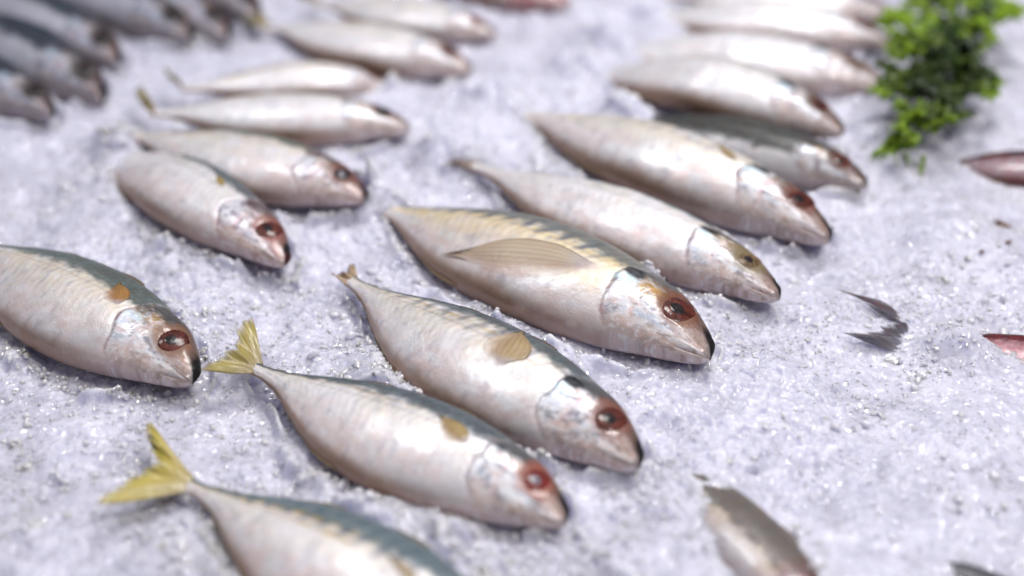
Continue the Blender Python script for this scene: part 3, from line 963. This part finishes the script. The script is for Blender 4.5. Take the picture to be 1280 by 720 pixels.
def tube(pts, rad, nseg=8):
    pts = np.array(pts); V = []; F = []
    for i, p_ in enumerate(pts):
        t_ = pts[min(i + 1, len(pts) - 1)] - pts[max(i - 1, 0)]; t_ /= np.linalg.norm(t_)
        a = np.cross(t_, (0, 0, 1.0)); a /= (np.linalg.norm(a) + 1e-9); c = np.cross(t_, a)
        for j in range(nseg):
            an = 2 * math.pi * j / nseg
            V.append(p_ + (a * math.cos(an) + c * math.sin(an)) * rad[i])
            if i < len(pts) - 1: F.append((i * nseg + j, i * nseg + (j + 1) % nseg, (i + 1) * nseg + (j + 1) % nseg, (i + 1) * nseg + j))
    return V, F


def parsley():
    rng = random.Random(9)
    path_px = [(1215, -60, .030), (1200, -10, .036), (1188, 40, .034), (1182, 90, .028), (1172, 125, .022), (1150, 160, .016), (1132, 182, .010)]
    pts = [unproj(a, b_, z) for a, b_, z in path_px]
    base = pts[4].copy(); base[2] = 0
    root = thing('parsley_sprig', 'bright green curly parsley garnish hanging in at the top right', 'parsley', tuple(base))
    V, F = tube([p - base for p in pts], [.0022, .0022, .002, .0018, .0015, .0012, .0008])
    SV, SF = list(V), list(F)
    LV, LF, LC = [], [], []

    def leaf(c, d, up, size, tone, lobes=(-1, 0, 1), wf=.36):
        # three to five toothed lobes, ruffled
        d = d / np.linalg.norm(d); side = np.cross(up, d); side /= np.linalg.norm(side); nrm = np.cross(d, side)
        for lob in lobes:
            a = lob * rng.uniform(.75, 1.05)
            dd = d * math.cos(a) + side * math.sin(a); ss = np.cross(nrm, dd)
            ln = size * (1.0 if lob == 0 else .8) * rng.uniform(.85, 1.15)
            nu, nw = 9, 7
            b0 = len(LV)
            ph_ = rng.uniform(0, 6)
            for i in range(nu):
                u = i / (nu - 1)
                wd = ln * wf * (math.sin(math.pi * (u * .86 + .09))**.7) * (1.0 if i % 2 else .80)
                for j in range(nw):
                    q = 2 * j / (nw - 1) - 1
                    rf = ln * .16 * math.sin(u * 9 + ph_ + q * 3) * abs(q) - ln * .25 * u * u + ln * .12 * q * q
                    p_ = c + dd * (ln * u) + ss * (wd * q) + nrm * rf
                    LV.append(p_)
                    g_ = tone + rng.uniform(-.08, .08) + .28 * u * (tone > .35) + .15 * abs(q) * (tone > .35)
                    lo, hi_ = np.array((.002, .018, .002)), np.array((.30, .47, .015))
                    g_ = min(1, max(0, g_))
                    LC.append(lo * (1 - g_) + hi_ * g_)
                    if i and j:
                        k_ = b0 + i * nw + j
                        LF.append((k_ - nw - 1, k_ - nw, k_, k_ - 1))

    def spot(px_, py_, z):
        return unproj(px_, py_, z) - base
    # clusters follow the outline of the sprig in the photograph: (x, y, spread, count, tone); low tone paints the core's shade, high tone leaf highlights
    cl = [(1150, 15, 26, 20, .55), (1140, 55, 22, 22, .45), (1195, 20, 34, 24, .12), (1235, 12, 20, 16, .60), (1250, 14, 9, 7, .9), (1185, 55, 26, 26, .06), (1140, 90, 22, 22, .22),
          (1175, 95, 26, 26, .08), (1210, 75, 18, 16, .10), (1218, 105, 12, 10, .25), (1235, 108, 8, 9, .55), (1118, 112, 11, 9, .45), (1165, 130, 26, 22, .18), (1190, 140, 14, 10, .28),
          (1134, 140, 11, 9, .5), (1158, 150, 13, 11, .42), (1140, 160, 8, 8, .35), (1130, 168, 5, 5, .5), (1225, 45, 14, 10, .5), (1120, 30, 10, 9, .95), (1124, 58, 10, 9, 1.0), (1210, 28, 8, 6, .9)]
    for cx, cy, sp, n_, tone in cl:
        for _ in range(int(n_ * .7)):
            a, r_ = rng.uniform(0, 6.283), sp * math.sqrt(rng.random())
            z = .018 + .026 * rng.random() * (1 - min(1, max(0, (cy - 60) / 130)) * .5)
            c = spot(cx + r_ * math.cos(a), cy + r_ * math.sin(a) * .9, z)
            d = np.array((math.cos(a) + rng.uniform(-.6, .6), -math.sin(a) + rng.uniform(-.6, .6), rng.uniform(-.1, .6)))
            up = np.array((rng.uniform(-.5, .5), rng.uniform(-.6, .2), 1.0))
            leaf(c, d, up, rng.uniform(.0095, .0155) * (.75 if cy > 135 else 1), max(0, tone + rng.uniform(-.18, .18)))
            if rng.random() < .35:
                j = min(range(len(pts)), key=lambda i_: np.linalg.norm(pts[i_] - base - c))
                V, F = tube([pts[j] - base, (pts[j] - base + c) / 2 + np.array((0, 0, .004)), c], [.0009, .0008, .0006], 6)
                off = len(SV); SV.extend(V); SF.extend([tuple(q + off for q in ff) for ff in F])
    # the star-shaped tip
    tip = spot(1128, 172, .012)
    for tx, ty in ((1096, 198), (1148, 214), (1126, 206), (1108, 186), (1144, 192)):
        e = spot(tx, ty, .008)
        d = e - tip
        leaf(tip + d * .25, d, np.array((0, -.1, 1.0)), np.linalg.norm(d) * .80, .85, (0,), .24)
        V, F = tube([tip, e - d * .1], [.001, .0006], 6)
        off = len(SV); SV.extend(V); SF.extend([tuple(q + off for q in ff) for ff in F])
    link('stem', poly_mesh('stem', SV, SF, STEM, True), root)
    o = link('leaves', poly_mesh('leaves', LV, LF, LEAF, True, np.array(LC)), root)
    md = o.modifiers.new('thickness', 'SOLIDIFY'); md.thickness = .0003


parsley()

# ------------------------------------------------------------------ scraps of fish on the ice
SCRAP, n, l, b, out = new_mat('fish_scrap')
t1 = noise_node(n, l, 400, 4)
r = n.new('ShaderNodeValToRGB')
r.color_ramp.elements[0].position = .35; r.color_ramp.elements[0].color = (.05, .02, .015, 1)
r.color_ramp.elements[1].position = .7; r.color_ramp.elements[1].color = (.26, .15, .10, 1)
l.new(t1.outputs[0], r.inputs[0]); l.new(r.outputs[0], b.inputs['Base Color'])
b.inputs['Roughness'].default_value = .25
bump(n, l, b, t1.outputs[0], .6, .001)


def scrap(label, px_, py_, ln, wd, ang, seed):
    p0 = unproj(px_, py_)
    z = float(H(np.array([p0[0]]), np.array([p0[1]]))[0])
    nu, nv = 26, 18
    u = np.linspace(0, math.pi, nu)[:, None]; a = np.linspace(0, 2 * math.pi, nv, endpoint=False)[None, :]
    rr = 1 + .35 * fbm(u * 2 + 0 * a, np.cos(a) * 1.6 + u, seed, 3) + .2 * np.sin(3 * a + seed)
    P = np.stack([np.cos(u) * ln / 2 * np.ones_like(a), np.sin(u) * np.cos(a) * wd / 2 * rr, np.sin(u) * np.sin(a) * wd * .3 * rr], -1)
    me = mesh_grid('fish_scrap', P, wrap_v=True, mat=SCRAP)
    o = link('fish_scrap', me)
    o.location = (p0[0], p0[1], z + wd * .12)
    o.rotation_euler = (0, .1, ang)
    o['label'] = label; o['category'] = 'fish scrap'; o['group'] = 'dark scraps on the ice at the right'


scrap('largest brown scrap of fish lying on the bare ice at the right', 1253, 279, .011, .0045, -.6, 3)
scrap('tiny dark red crumb, lowest of the scraps on the ice at the right', 1258, 311, .004, .003, .3, 5)
scrap('small grey brown crumb on the ice, leftmost of the scraps', 1226, 322, .0035, .0025, 1.0, 7)
